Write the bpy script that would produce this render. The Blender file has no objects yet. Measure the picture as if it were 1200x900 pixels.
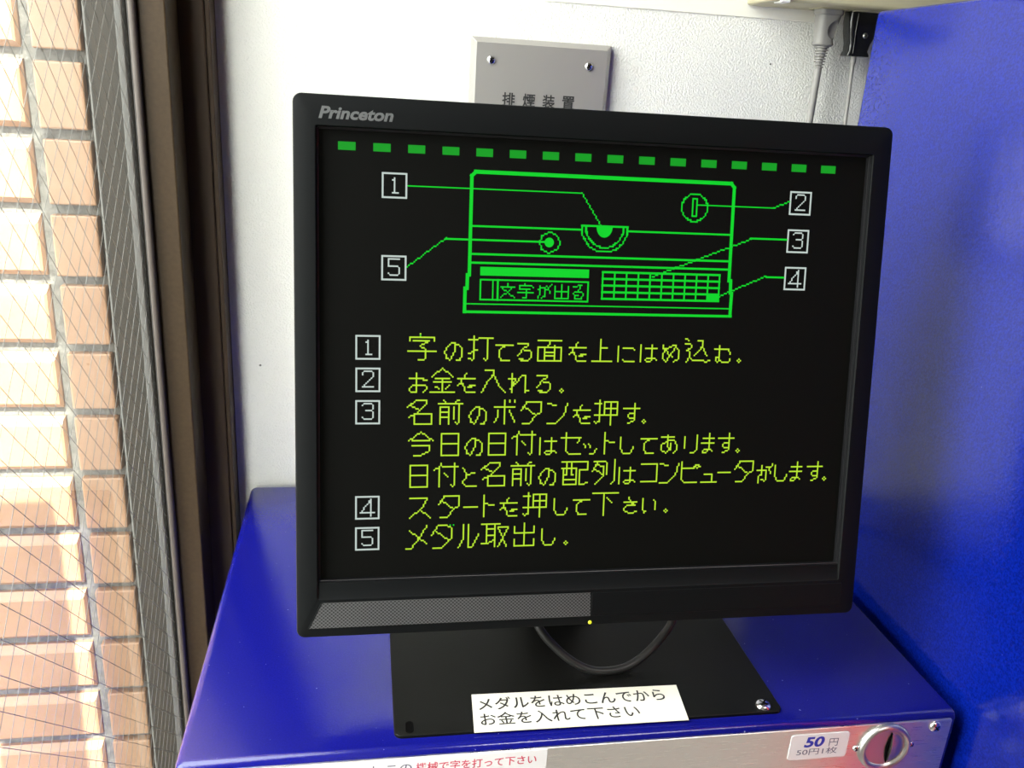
import bpy, bmesh, math, random
from mathutils import Vector, Matrix
random.seed(7)
sc = bpy.context.scene
COL = sc.collection
PI = math.pi

# ------------------------------------------------------------------ camera
cam_data = bpy.data.cameras.new('camera')
cam = bpy.data.objects.new('camera', cam_data)
COL.objects.link(cam)
cam_data.sensor_fit = 'HORIZONTAL'
cam_data.sensor_width = 36.0
cam_data.lens = 1002.85 / 1200 * 36
cam_data.clip_start = 0.01
right = Vector((0.985423, -0.159248, 0.059846))
down = Vector((0.003184, -0.33446, -0.942405))
fwd = Vector((0.170092, 0.928858, -0.329077))
m = Matrix((right, -down, -fwd)).transposed().to_4x4()
m.translation = Vector((0.14699, -0.42036, 0.38661))
cam.matrix_world = m
sc.camera = cam

# ------------------------------------------------------------------ light
sc.view_settings.view_transform = 'Standard'
sc.view_settings.look = 'None'
sc.view_settings.gamma = 1.0
sc.view_settings.use_curve_mapping = False
sc.view_settings.exposure = 0.0
try:
    sc.cycles.use_denoising = True
    sc.cycles.max_bounces = 10
    sc.cycles.transparent_max_bounces = 16
    sc.cycles.caustics_reflective = False
    sc.cycles.caustics_refractive = False
except Exception:
    pass
W = bpy.data.worlds.new('sky')
sc.world = W
W.use_nodes = True
wn = W.node_tree
wn.nodes.clear()
wo = wn.nodes.new('ShaderNodeOutputWorld')
wb = wn.nodes.new('ShaderNodeBackground')
wb.inputs['Color'].default_value = (1.0, 0.99, 0.96, 1)
wb.inputs['Strength'].default_value = SKY = 14.0
wn.links.new(wb.outputs[0], wo.inputs[0])

SUN_DIR = Vector((0.03, 0.62, -0.78)).normalized()     # the way the light travels
sun_data = bpy.data.lights.new('sun', 'SUN')
sun_data.energy = 36.0
sun_data.color = (1.0, 0.96, 0.86)
sun_data.angle = math.radians(0.6)
sun = bpy.data.objects.new('sun', sun_data)
COL.objects.link(sun)
sun.rotation_euler = SUN_DIR.to_track_quat('-Z', 'Y').to_euler()
sun.location = (-1, -2, 3)

# unseen fill lamp, added to brighten the floor mirrored in the steel front
lamp_data = bpy.data.lights.new('floor_fill_light', 'AREA')
lamp_data.shape = 'RECTANGLE'
lamp_data.size = 1.2
lamp_data.size_y = 0.3
lamp_data.spread = math.radians(95)
lamp_data.energy = 14.0
lamp_data.color = (1.0, 0.97, 0.9)
lamp = bpy.data.objects.new('floor_fill_light', lamp_data)
COL.objects.link(lamp)
lamp.location = (0.9, -1.1, 1.66)

# where daylight enters: the window in the left wall (a sampling portal, gives off nothing itself)
port_data = bpy.data.lights.new('window_portal', 'AREA')
port_data.shape = 'RECTANGLE'
port_data.size = 1.61
port_data.size_y = 0.55
port_data.cycles.is_portal = True
port = bpy.data.objects.new('window_portal', port_data)
COL.objects.link(port)
port.matrix_world = Matrix.Translation((-0.057, 0.025, 0.445)) @ Matrix.Rotation(-PI/2, 4, 'Y')

# ------------------------------------------------------------------ helpers
def inp(b, name, v):
    if name in b.inputs:
        b.inputs[name].default_value = v

def mat(name, color, rough=0.5, metal=0.0, spec=0.5, coat=0.0, coat_rough=0.1, emit=None, estr=1.0):
    M = bpy.data.materials.new(name)
    M.use_nodes = True
    b = M.node_tree.nodes['Principled BSDF']
    inp(b, 'Base Color', (*color, 1)); inp(b, 'Roughness', rough); inp(b, 'Metallic', metal)
    inp(b, 'Specular IOR Level', spec); inp(b, 'Coat Weight', coat); inp(b, 'Coat Roughness', coat_rough)
    if emit:
        inp(b, 'Emission Color', (*emit, 1)); inp(b, 'Emission Strength', estr)
    return M

def nodes(M):
    nt = M.node_tree
    return nt, nt.nodes['Principled BSDF']

def noise_node(nt, scale, detail=3.0, vec=None, rough=0.5):
    tc = nt.nodes.new('ShaderNodeTexCoord')
    n = nt.nodes.new('ShaderNodeTexNoise')
    n.inputs['Scale'].default_value = scale
    n.inputs['Detail'].default_value = detail
    n.inputs['Roughness'].default_value = rough
    if vec:
        mp = nt.nodes.new('ShaderNodeMapping')
        mp.inputs['Scale'].default_value = vec
        nt.links.new(tc.outputs['Object'], mp.inputs['Vector'])
        nt.links.new(mp.outputs[0], n.inputs['Vector'])
    else:
        nt.links.new(tc.outputs['Object'], n.inputs['Vector'])
    return n

def bump(M, scale, strength, dist=0.001, detail=3.0, vec=None):
    nt, b = nodes(M)
    n = noise_node(nt, scale, detail, vec)
    bp = nt.nodes.new('ShaderNodeBump')
    bp.inputs['Strength'].default_value = strength
    bp.inputs['Distance'].default_value = dist
    nt.links.new(n.outputs['Fac'], bp.inputs['Height'])
    nt.links.new(bp.outputs[0], b.inputs['Normal'])
    return M

def mottle(M, scale, c0, c1, p0=0.35, p1=0.65, detail=3.0, vec=None, socket='Base Color'):
    nt, b = nodes(M)
    n = noise_node(nt, scale, detail, vec)
    r = nt.nodes.new('ShaderNodeValToRGB')
    r.color_ramp.elements[0].position = p0; r.color_ramp.elements[0].color = (*c0, 1)
    r.color_ramp.elements[1].position = p1; r.color_ramp.elements[1].color = (*c1, 1)
    nt.links.new(n.outputs['Fac'], r.inputs[0])
    nt.links.new(r.outputs[0], b.inputs[socket])
    return M

def link(name, me, material, parent=None, kind=None):
    o = bpy.data.objects.new(name, me)
    COL.objects.link(o)
    if material is not None and not me.materials:
        me.materials.append(material)
    if parent is not None:
        o.parent = parent
    if kind:
        o['kind'] = kind
    return o

def obj(name, bm, material, parent=None, kind=None, smooth=None):
    me = bpy.data.meshes.new(name)
    bmesh.ops.recalc_face_normals(bm, faces=bm.faces[:])
    bm.to_mesh(me); bm.free()
    if smooth is not None:
        for p in me.polygons: p.use_smooth = True
        try: me.set_sharp_from_angle(angle=math.radians(smooth))
        except Exception: pass
    return link(name, me, material, parent, kind)

def struct(name, bm, material, parent=None, smooth=None):
    return obj(name, bm, material, parent, 'structure', smooth)

def tag(o, label, cat, group=None):
    o['label'] = label; o['category'] = cat
    if group: o['group'] = group
    return o

def thing(name, label, cat, loc=(0, 0, 0), rot=(0, 0, 0), group=None):
    o = bpy.data.objects.new(name, None)
    o.empty_display_size = 0.02
    COL.objects.link(o)
    o.location = loc; o.rotation_euler = rot
    return tag(o, label, cat, group)

def box(bm, a, b, bev=0.0, seg=2):
    v = [bm.verts.new((x, y, z)) for x in (a[0], b[0]) for y in (a[1], b[1]) for z in (a[2], b[2])]
    f = [bm.faces.new([v[i] for i in q]) for q in ((0, 1, 3, 2), (4, 6, 7, 5), (0, 4, 5, 1), (2, 3, 7, 6), (0, 2, 6, 4), (1, 5, 7, 3))]
    if bev:
        es = {e for q in f for e in q.edges}
        bmesh.ops.bevel(bm, geom=list(es), offset=bev, segments=seg, profile=0.5, affect='EDGES')
    return bm

def bxo(a, b, bev=0.0, seg=2):
    return box(bmesh.new(), a, b, bev, seg)

def frame_axes(d):
    d = d.normalized()
    u = d.orthogonal().normalized()
    return u, d.cross(u)

def cyl(bm, p, q, r0, r1=None, n=20, cap=True):
    p = Vector(p); q = Vector(q); r1 = r0 if r1 is None else r1
    u, w = frame_axes(q - p)
    A = [bm.verts.new(p + (u * math.cos(2*PI*i/n) + w * math.sin(2*PI*i/n)) * r0) for i in range(n)]
    B = [bm.verts.new(q + (u * math.cos(2*PI*i/n) + w * math.sin(2*PI*i/n)) * r1) for i in range(n)]
    for i in range(n):
        bm.faces.new((A[i], A[(i+1) % n], B[(i+1) % n], B[i]))
    if cap:
        bm.faces.new(A[::-1]); bm.faces.new(B)
    return bm

def lathe(bm, origin, axis, prof, n=28):
    """prof: list of (distance along axis, radius)"""
    o = Vector(origin); d = Vector(axis).normalized(); u, w = frame_axes(d)
    rings = []
    for h, r in prof:
        if r < 1e-7:
            rings.append([bm.verts.new(o + d*h)])
        else:
            rings.append([bm.verts.new(o + d*h + (u*math.cos(2*PI*i/n) + w*math.sin(2*PI*i/n))*r) for i in range(n)])
    for a, b in zip(rings, rings[1:]):
        for i in range(n):
            j = (i+1) % n
            if len(a) == 1 and len(b) == 1: continue
            if len(a) == 1: bm.faces.new((a[0], b[i], b[j]))
            elif len(b) == 1: bm.faces.new((a[i], a[j], b[0]))
            else: bm.faces.new((a[i], a[j], b[j], b[i]))
    return bm

def smooth_path(pts, per=8):
    P = [Vector(p) for p in pts]
    out = []
    for i in range(len(P)-1):
        p0 = P[max(i-1, 0)]; p1 = P[i]; p2 = P[i+1]; p3 = P[min(i+2, len(P)-1)]
        for k in range(per):
            t = k/per
            out.append(0.5*((2*p1) + (p2-p0)*t + (2*p0-5*p1+4*p2-p3)*t*t + (3*p1-p0-3*p2+p3)*t**3))
    out.append(P[-1])
    return out

def tube(bm, pts, r, n=14, per=8):
    P = smooth_path(pts, per) if per else [Vector(p) for p in pts]
    up = None; rings = []
    for i, p in enumerate(P):
        d = (P[min(i+1, len(P)-1)] - P[max(i-1, 0)]).normalized()
        u = d.orthogonal().normalized() if up is None else (up - d*up.dot(d)).normalized()
        up = u; w = d.cross(u)
        rr = r(i/(len(P)-1)) if callable(r) else r
        rings.append([bm.verts.new(p + (u*math.cos(2*PI*k/n) + w*math.sin(2*PI*k/n))*rr) for k in range(n)])
    for a, b in zip(rings, rings[1:]):
        for k in range(n):
            bm.faces.new((a[k], a[(k+1) % n], b[(k+1) % n], b[k]))
    bm.faces.new(rings[0][::-1]); bm.faces.new(rings[-1])
    return bm

def rrect(x0, z0, x1, z1, r, n=6):
    """rounded rectangle outline, counter clockwise"""
    out = []
    for cx, cz, a0 in ((x1-r, z0+r, -PI/2), (x1-r, z1-r, 0), (x0+r, z1-r, PI/2), (x0+r, z0+r, PI)):
        for i in range(n+1):
            a = a0 + PI/2*i/n
            out.append((cx + r*math.cos(a), cz + r*math.sin(a)))
    return out

def loops(bm, L, cap0=False, cap1=False):
    """L: list of closed loops (same count) of 3D points, bridged in order"""
    V = [[bm.verts.new(p) for p in l] for l in L]
    n = len(V[0])
    for a, b in zip(V, V[1:]):
        for i in range(n):
            bm.faces.new((a[i], a[(i+1) % n], b[(i+1) % n], b[i]))
    if cap0: bm.faces.new(V[0][::-1])
    if cap1: bm.faces.new(V[-1])
    return bm

def slab_xz(bm, x0, z0, x1, z1, r, yf, yb, bev=0.0005):
    """rounded plate standing in the XZ plane, front at yf (towards -y)"""
    L = [[(x, yb, z) for x, z in rrect(x0, z0, x1, z1, r)],
         [(x, yf+bev, z) for x, z in rrect(x0, z0, x1, z1, r)],
         [(x, yf, z) for x, z in rrect(x0+bev, z0+bev, x1-bev, z1-bev, max(r-bev, 1e-4))]]
    return loops(bm, L, True, True)

def slab_xy(bm, x0, y0, x1, y1, r, zt, zb, bev=0.0005):
    L = [[(x, y, zb) for x, y in rrect(x0, y0, x1, y1, r)],
         [(x, y, zt-bev) for x, y in rrect(x0, y0, x1, y1, r)],
         [(x, y, zt) for x, y in rrect(x0+bev, y0+bev, x1-bev, y1-bev, max(r-bev, 1e-4))]]
    return loops(bm, L, True, True)

def lettering(name, body, rect, material, parent, to3d, weight=0.0, shear=0.0, spacing=1.0, thick=0.0):
    """flat lettering fitted into rect (x0, y0, x1, y1) of a plane; to3d maps plane coordinates to space"""
    cu = bpy.data.curves.new(name, 'FONT')
    cu.body = body; cu.shear = shear; cu.offset = weight; cu.space_character = spacing
    cu.resolution_u = 4
    tmp = bpy.data.objects.new(name, cu)
    COL.objects.link(tmp)
    bpy.context.view_layer.update()
    me = bpy.data.meshes.new_from_object(tmp.evaluated_get(bpy.context.evaluated_depsgraph_get()))
    bpy.data.objects.remove(tmp); bpy.data.curves.remove(cu)
    xs = [v.co.x for v in me.vertices]; ys = [v.co.y for v in me.vertices]
    ax, bx_, ay, by = min(xs), max(xs), min(ys), max(ys)
    for v in me.vertices:
        u = rect[0] + (v.co.x-ax)/(bx_-ax)*(rect[2]-rect[0])
        w = rect[1] + (v.co.y-ay)/(by-ay)*(rect[3]-rect[1])
        v.co = Vector(to3d(u, w))
    me.materials.clear()
    return link(name, me, material, parent)

def screw_head(name, c, axis, r, material, parent, dark, h=None):
    h = h or r*0.55
    bm = lathe(bmesh.new(), c, axis, [(0, r), (h*0.35, r), (h*0.75, r*0.8), (h, r*0.42), (h, 0)], 24)
    o = obj(name, bm, material, parent, smooth=50)
    d = Vector(axis).normalized(); u, w = frame_axes(d)
    bm = bmesh.new()
    for a, b in ((u, w), (w, u)):
        pts = []
        for s, t in ((-1, -1), (1, -1), (1, 1), (-1, 1)):
            pts.append(Vector(c) + a*s*r*0.55 + b*t*r*0.10)
        lo = [bm.verts.new(p + d*h*0.7) for p in pts]; hi = [bm.verts.new(p + d*(h*1.03)) for p in pts]
        bm.faces.new(hi); bm.faces.new(lo[::-1])
        for i in range(4): bm.faces.new((lo[i], lo[(i+1) % 4], hi[(i+1) % 4], hi[i]))
    obj('cross_slot', bm, dark, o)
    return o

# ------------------------------------------------------------------ materials
M = {}
M['wall'] = bump(mat('white_wallpaper', (0.80, 0.79, 0.74), 0.85), 560, 0.75, 0.0014, 2.0)
M['wall_smooth'] = mat('painted_trim', (0.82, 0.80, 0.72), 0.7)
M['ceiling'] = mat('ceiling_paint', (0.45, 0.44, 0.42), 0.9)
M['wall_far'] = mat('tan_wallpaper', (0.26, 0.245, 0.22), 0.85)
M['floor'] = mottle(mat('floor_vinyl', (0.6, 0.6, 0.57), 0.4), 3, (0.58, 0.57, 0.54), (0.68, 0.67, 0.64))
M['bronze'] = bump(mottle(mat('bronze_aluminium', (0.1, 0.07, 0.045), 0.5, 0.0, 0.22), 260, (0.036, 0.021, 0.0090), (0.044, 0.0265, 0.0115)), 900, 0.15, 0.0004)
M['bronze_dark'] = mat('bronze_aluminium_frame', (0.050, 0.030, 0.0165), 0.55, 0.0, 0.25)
M['rubber_grey'] = mat('glazing_gasket', (0.065, 0.050, 0.042), 0.55)
M['rubber_dark'] = mat('glazing_seal', (0.03, 0.027, 0.025), 0.6)
M['sealant'] = bump(mat('grey_sealant', (0.13, 0.13, 0.122), 0.8), 200, 0.4)
M['mortar'] = bump(mottle(mat('dark_mortar', (0.1, 0.1, 0.09), 0.95), 120, (0.075, 0.072, 0.065), (0.14, 0.135, 0.12)), 300, 0.6, 0.002)
M['tile'] = bump(mottle(mat('peach_tile', (0.26, 0.150, 0.098), 0.45), 14, (0.245, 0.132, 0.070), (0.285, 0.164, 0.092)), 250, 0.12, 0.0008)
M['concrete'] = bump(mottle(mat('outside_concrete', (0.5, 0.5, 0.47), 0.9), 8, (0.42, 0.42, 0.4), (0.55, 0.54, 0.5)), 60, 0.4, 0.003)
M['bronze_shaded'] = bump(mat('shaded_bronze_aluminium', (0.0095, 0.0074, 0.0032), 0.7), 200, 0.2)  # bronze copy with the shade of the outer side put into its colour
M['ground'] = mat('dark_asphalt', (0.12, 0.12, 0.12), 0.9)
M['wire'] = mat('glass_wire', (0.11, 0.11, 0.105), 0.32, 0.9)
M['bead_grey'] = mat('outer_bead_grey', (0.085, 0.085, 0.08), 0.75)

def glass_material():
    G = bpy.data.materials.new('wired_glass')
    G.use_nodes = True
    nt = G.node_tree; nt.nodes.clear()
    o = nt.nodes.new('ShaderNodeOutputMaterial'); mx = nt.nodes.new('ShaderNodeMixShader')
    tr = nt.nodes.new('ShaderNodeBsdfTransparent'); gl = nt.nodes.new('ShaderNodeBsdfGlossy')
    fr = nt.nodes.new('ShaderNodeFresnel')
    fr.inputs['IOR'].default_value = 1.5
    tr.inputs['Color'].default_value = (0.96, 0.985, 0.97, 1)
    gl.inputs['Roughness'].default_value = 0.03
    ge = nt.nodes.new('ShaderNodeNewGeometry'); su = nt.nodes.new('ShaderNodeMath'); mu = nt.nodes.new('ShaderNodeMath')
    su.operation = 'SUBTRACT'; su.inputs[0].default_value = 1.0; mu.operation = 'MULTIPLY'
    nt.links.new(ge.outputs['Backfacing'], su.inputs[1]); nt.links.new(su.outputs[0], mu.inputs[0]); nt.links.new(fr.outputs[0], mu.inputs[1])
    nt.links.new(mu.outputs[0], mx.inputs[0]); nt.links.new(tr.outputs[0], mx.inputs[1]); nt.links.new(gl.outputs[0], mx.inputs[2])
    # a film of dust on the pane
    tl = nt.nodes.new('ShaderNodeBsdfTranslucent'); tl.inputs['Color'].default_value = (0.9, 0.9, 0.88, 1)
    m2 = nt.nodes.new('ShaderNodeMixShader'); m2.inputs[0].default_value = 0.005
    nt.links.new(mx.outputs[0], m2.inputs[1]); nt.links.new(tl.outputs[0], m2.inputs[2])
    nt.links.new(m2.outputs[0], o.inputs[0])
    return G
M['glass'] = glass_material()

def painted_blue(name, c0, c1, mscale, rough, bscale, bstr, coat_rough, ior, chip):
    B = mat(name, c0, rough, 0.0, 0.0, 1.0, coat_rough)
    inp(B.node_tree.nodes['Principled BSDF'], 'Coat IOR', ior)
    mottle(B, mscale, c0, c1, 0.35, 0.65, 2.0)
    nt, b = nodes(B)
    src = b.inputs['Base Color'].links[0].from_socket
    n = noise_node(nt, 420, 2.0)                     # small pale chips in the paint
    r = nt.nodes.new('ShaderNodeValToRGB')
    r.color_ramp.elements[0].position = chip; r.color_ramp.elements[0].color = (0, 0, 0, 1)
    r.color_ramp.elements[1].position = chip+0.03; r.color_ramp.elements[1].color = (1, 1, 1, 1)
    mx = nt.nodes.new('ShaderNodeMixRGB')
    mx.inputs[2].default_value = (0.35, 0.38, 0.6, 1)
    nt.links.new(n.outputs['Fac'], r.inputs[0]); nt.links.new(r.outputs[0], mx.inputs[0])
    nt.links.new(src, mx.inputs[1]); nt.links.new(mx.outputs[0], b.inputs['Base Color'])
    bump(B, bscale, bstr, 0.0006, 2.0)
    nb = b.inputs['Normal'].links[0].from_socket
    nt.links.new(nb, b.inputs['Coat Normal'])
    return B
M['blue_machine'] = painted_blue('blue_enamel', (0.004, 0.005, 0.15), (0.006, 0.007, 0.19), 900, 0.5, 700, 0.10, 0.14, 1.58, 0.755)
M['blue_panel'] = painted_blue('blue_hammered_enamel', (0.0010, 0.0065, 0.15), (0.0020, 0.013, 0.26), 700, 0.5, 560, 0.22, 0.13, 1.58, 0.81)
M['red_edge'] = mat('red_enamel', (0.75, 0.05, 0.05), 0.4)
M['steel'] = bump(mottle(mat('brushed_stainless', (0.78, 0.78, 0.76), 0.32, 1.0), 60, (0.27,)*3, (0.40,)*3, socket='Roughness', vec=(1, 1, 30)), 90, 0.05, 0.0004, vec=(2, 1, 60))
M['chrome'] = mat('bright_chrome', (0.8, 0.8, 0.82), 0.16, 1.0)
M['satin'] = mat('satin_metal', (0.55, 0.54, 0.53), 0.35, 1.0)
M['black_void'] = mat('dark_slot', (0.002, 0.002, 0.002), 0.9, 0, 0.05)
M['plate_black'] = bump(mottle(mat('black_powder_coat', (0.012, 0.013, 0.012), 0.45, 0, 0.12), 9, (0.0025, 0.003, 0.0025), (0.006, 0.006, 0.0055)), 900, 0.2, 0.0003)
M['bezel'] = bump(mat('black_plastic', (0.0040, 0.0046, 0.0050), 0.50, 0, 0.10), 1500, 0.12, 0.0002)
M['bezel_lip'] = mat('black_lip', (0.006, 0.006, 0.007), 0.34, 0, 0.55)
M['bezel_back'] = mat('black_plastic_back', (0.012, 0.012, 0.013), 0.6)
M['screen'] = mat('dark_screen', (0.0030, 0.0030, 0.0028), 0.5, 0, 0.04, emit=(0.9, 1.0, 0.75), estr=0.0015)
M['cable'] = mat('black_cable', (0.014, 0.014, 0.014), 0.42)
M['paper'] = mat('paper_label', (0.82, 0.81, 0.70), 0.7)
M['paper_white'] = mat('glossy_label', (0.80, 0.79, 0.80), 0.4)
M['ink'] = mat('black_ink', (0.02, 0.02, 0.02), 0.7)
M['ink_grey'] = mat('grey_ink', (0.13, 0.13, 0.20), 0.7)
M['ink_blue'] = mat('blue_ink', (0.03, 0.035, 0.42), 0.6)
M['ink_red'] = mat('red_ink', (0.60, 0.06, 0.11), 0.7)
M['logo'] = mat('grey_logo', (0.085, 0.088, 0.09), 0.5)
M['sign'] = mat('grey_sign_plate', (0.43, 0.41, 0.39), 0.38, 0.55)
M['strip'] = mat('ivory_plastic', (0.46, 0.42, 0.28), 0.5)
M['plug_grey'] = mat('grey_plug', (0.27, 0.26, 0.245), 0.5)
M['plug_black'] = mat('black_plug', (0.010, 0.010, 0.010), 0.22)
M['brass'] = mat('metal_pin', (0.7, 0.62, 0.45), 0.3, 1.0)
M['clip'] = mat('white_clip', (0.85, 0.84, 0.8), 0.5)
BLACK = (0.0, 0.0, 0.0)
M['px_text'] = mat('screen_yellow_green', BLACK, 0.6, 0, 0.1, emit=(0.50, 0.80, 0.035), estr=1.0)
M['px_green'] = mat('screen_green', BLACK, 0.6, 0, 0.1, emit=(0.004, 0.66, 0.025), estr=1.0)
M['px_dash'] = mat('screen_dark_green', BLACK, 0.6, 0, 0.1, emit=(0.008, 0.34, 0.018), estr=1.0)
M['px_white'] = mat('screen_white', BLACK, 0.6, 0, 0.1, emit=(0.55, 0.64, 0.60), estr=1.0)
M['led'] = mat('power_led', (0.2, 0.2, 0.0), 0.4, emit=(0.85, 0.95, 0.03), estr=1.0)

def grille_material():
    G = mat('speaker_mesh', (0.03, 0.03, 0.03), 0.55)
    nt, b = nodes(G)
    tc = nt.nodes.new('ShaderNodeTexCoord'); sp = nt.nodes.new('ShaderNodeSeparateXYZ')
    nt.links.new(tc.outputs['Object'], sp.inputs[0])
    def wave(sock, period):
        a = nt.nodes.new('ShaderNodeMath'); a.operation = 'MULTIPLY'; a.inputs[1].default_value = 2*PI/period
        s = nt.nodes.new('ShaderNodeMath'); s.operation = 'SINE'
        nt.links.new(sock, a.inputs[0]); nt.links.new(a.outputs[0], s.inputs[0])
        return s.outputs[0]
    mu = nt.nodes.new('ShaderNodeMath'); mu.operation = 'MULTIPLY'
    nt.links.new(wave(sp.outputs['X'], 0.0024), mu.inputs[0]); nt.links.new(wave(sp.outputs['Z'], 0.0022), mu.inputs[1])
    r = nt.nodes.new('ShaderNodeValToRGB')
    r.color_ramp.elements[0].position = 0.0; r.color_ramp.elements[0].color = (0.075, 0.075, 0.078, 1)
    r.color_ramp.elements[1].position = 0.10; r.color_ramp.elements[1].color = (0.006, 0.006, 0.006, 1)
    nt.links.new(mu.outputs[0], r.inputs[0]); nt.links.new(r.outputs[0], b.inputs['Base Color'])
    return G
M['grille'] = grille_material()

# ================================================================== the room
ZF, ZC = -0.80, 1.70                 # floor and ceiling heights (0 is the top of the blue machine)
YB = 0.375                           # the white back wall
XG = -0.0260                         # the plane of the wired glass
struct('floor', bxo((-0.115, -3.2, ZF-0.05), (2.3, YB+0.1, ZF)), M['floor'])
struct('ceiling', bxo((-0.115, -3.2, ZC), (2.3, YB+0.1, ZC+0.08)), M['ceiling'])
wb_ = struct('wall_back', bxo((0.0, YB, ZF), (2.3, YB+0.1, ZC)), M['wall'])
struct('wall_right', bxo((2.2, -3.2, ZF), (2.3, YB, ZC)), M['wall_far'])
struct('wall_front', bxo((-0.115, -3.3, ZF), (2.3, -3.2, ZC)), M['wall_far'])
bm = bmesh.new()
box(bm, (-0.115, -3.2, ZF), (0.0, -0.30, ZC))
box(bm, (-0.115, -0.30, ZF), (0.0, 0.355, -0.41))
box(bm, (-0.115, -0.30, 1.30), (0.0, 0.355, ZC))
struct('wall_left', bm, M['wall'])
struct('trim_1', bxo((0.30, YB-0.0012, 0.457), (1.6, YB+0.001, 0.62), 0.0005), M['wall_smooth'])

for x, z, r in ((0.0500, 0.1228, 0.0011), (0.5160, 0.4193, 0.0009)):
    struct('nail_hole', lathe(bmesh.new(), (x, YB+0.0002, z), (0, -1, 0), [(0, r), (0.0004, r*0.9), (0.0002, r*0.5), (0.0002, 0)], 10), M['black_void'], wb_)

# window in the left wall, its far jamb beside the white wall
win = struct('window_1', bxo((-0.03, 0.345, -0.42), (0.0210, YB+0.02, 1.31), 0.0012), M['bronze_dark'])
YS = 0.300                           # front of the far stile
bm = bmesh.new()
box(bm, (-0.0262, YS, -0.42), (0.0013, 0.3448, 1.31), 0.0012)          # far stile
box(bm, (-0.0556, -0.31, -0.42), (0.0013, -0.25, 1.31), 0.0012)        # near stile
box(bm, (-0.0556, -0.25, -0.42), (0.0013, YS, -0.36), 0.0012)
box(bm, (-0.0556, -0.25, 1.25), (0.0013, YS, 1.31), 0.0012)
struct('sash_frame', bm, M['bronze'], win)
struct('outer_sash', bxo((-0.0556, YS, -0.42), (-0.0262, 0.3448, 1.31), 0.0008), M['bronze_shaded'], win)
struct('frame_edge', bxo((0.0212, 0.3475, -0.42), (0.0250, YB+0.001, 1.31), 0.0008), M['bronze_dark'], win)
struct('glazing_gasket', bxo((-0.0239, YS-0.0070, -0.36), (-0.0187, YS+0.0002, 1.25), 0.0021, 4), M['rubber_grey'], win, smooth=40)
struct('glazing_seal', bxo((-0.0250, YS-0.0042, -0.36), (-0.0237, YS+0.0002, 1.25), 0.0004), M['rubber_dark'], win)
struct('outer_bead', bxo((-0.0335, YS-0.0055, -0.36), (-0.0283, YS+0.0002, 1.25), 0.0012, 3), M['bead_grey'], win, smooth=40)
pane = struct('glass_pane', bxo((XG-0.0034, -0.25, -0.36), (XG, YS, 1.25)), M['glass'], win)
bm = bmesh.new()
Y0, Y1, Z0, Z1 = -0.25, YS, -0.36, 1.25
def wire(c, s, x):
    # the line y + s*z = c clipped to the pane
    pts = []
    za = max(Z0, min((c-Y0)*s, (c-Y1)*s)); zb = min(Z1, max((c-Y0)*s, (c-Y1)*s))
    if zb - za < 0.01: return
    cyl(bm, (x, c - s*za, za), (x, c - s*zb, zb), 0.00020, n=6, cap=False)
k = -80
while k < 80:
    wire(0.0151 + 0.0223*k, 1, XG-0.0012)
    wire(-0.0112 + 0.0223*k, -1, XG-0.0020)
    k += 1
struct('glass_wire', bm, M['wire'], pane)

# the tiled wall outside, seen through the glass
bm = bxo((-1.6, 0.3690, -0.90), (-0.0660, 0.52, 2.0))
outer = struct('wall_outside', bm, M['mortar'])
bm = bmesh.new()
rng = random.Random(3)
for r in range(-24, 22):
    zj = 0.3876 + 0.0615*r
    for x0, x1 in [(-0.1145, -0.0772)] + [(-0.1225-0.208*(i+1)+0.008, -0.1235-0.208*i) for i in range(6)]:
        j = rng.uniform(-0.0012, 0.0012)
        if x1 < -0.12:                          # wide tiles with a moulded, chamfered face
            za, zb = zj+0.0043, zj+0.0615-0.0043
            loops(bm, [[(x0, 0.3700, za), (x1, 0.3700, za), (x1, 0.3700, zb), (x0, 0.3700, zb)],
                       [(x0, 0.3652, za), (x1, 0.3652, za), (x1, 0.3652, zb), (x0, 0.3652, zb)],
                       [(x0+0.002, 0.3612, za+0.0040), (x1-0.002, 0.3612, za+0.0040), (x1-0.002, 0.3612, zb-0.0065), (x0+0.002, 0.3612, zb-0.0065)],
                       [(x0+0.004, 0.3604, za+0.0050), (x1-0.004, 0.3604, za+0.0050), (x1-0.004, 0.3604, zb-0.0085), (x0+0.004, 0.3604, zb-0.0085)]], True, True)
            continue
        box(bm, (x0+j*0.6, 0.3600+rng.uniform(-0.0006, 0.0006), zj+0.0043), (x1+j*0.6, 0.3700, zj+0.0615-0.0043+j*0.3), 0.0014, 2)
struct('wall_tile', bm, M['tile'], outer)
struct('joint_sealant', bxo((-0.0715, 0.352, -0.90), (-0.0652, 0.3695, 2.0), 0.001), M['sealant'], outer)
struct('shadow_caster_tall', bxo((-0.176, -0.95, -0.90), (-0.1155, -0.80, 2.9), 0.004), M['concrete'])  # unseen tall block added to shade the tile column beside the window
struct('shadow_caster_low', bxo((-0.24, 0.00, -0.90), (-0.157, 0.05, 0.385), 0.004), M['concrete'])  # unseen low post added to shade the lower left tiles
struct('ground_outside', bxo((-6.0, -6.0, -0.98), (-0.116, 0.52, -0.90)), M['ground'])

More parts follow.
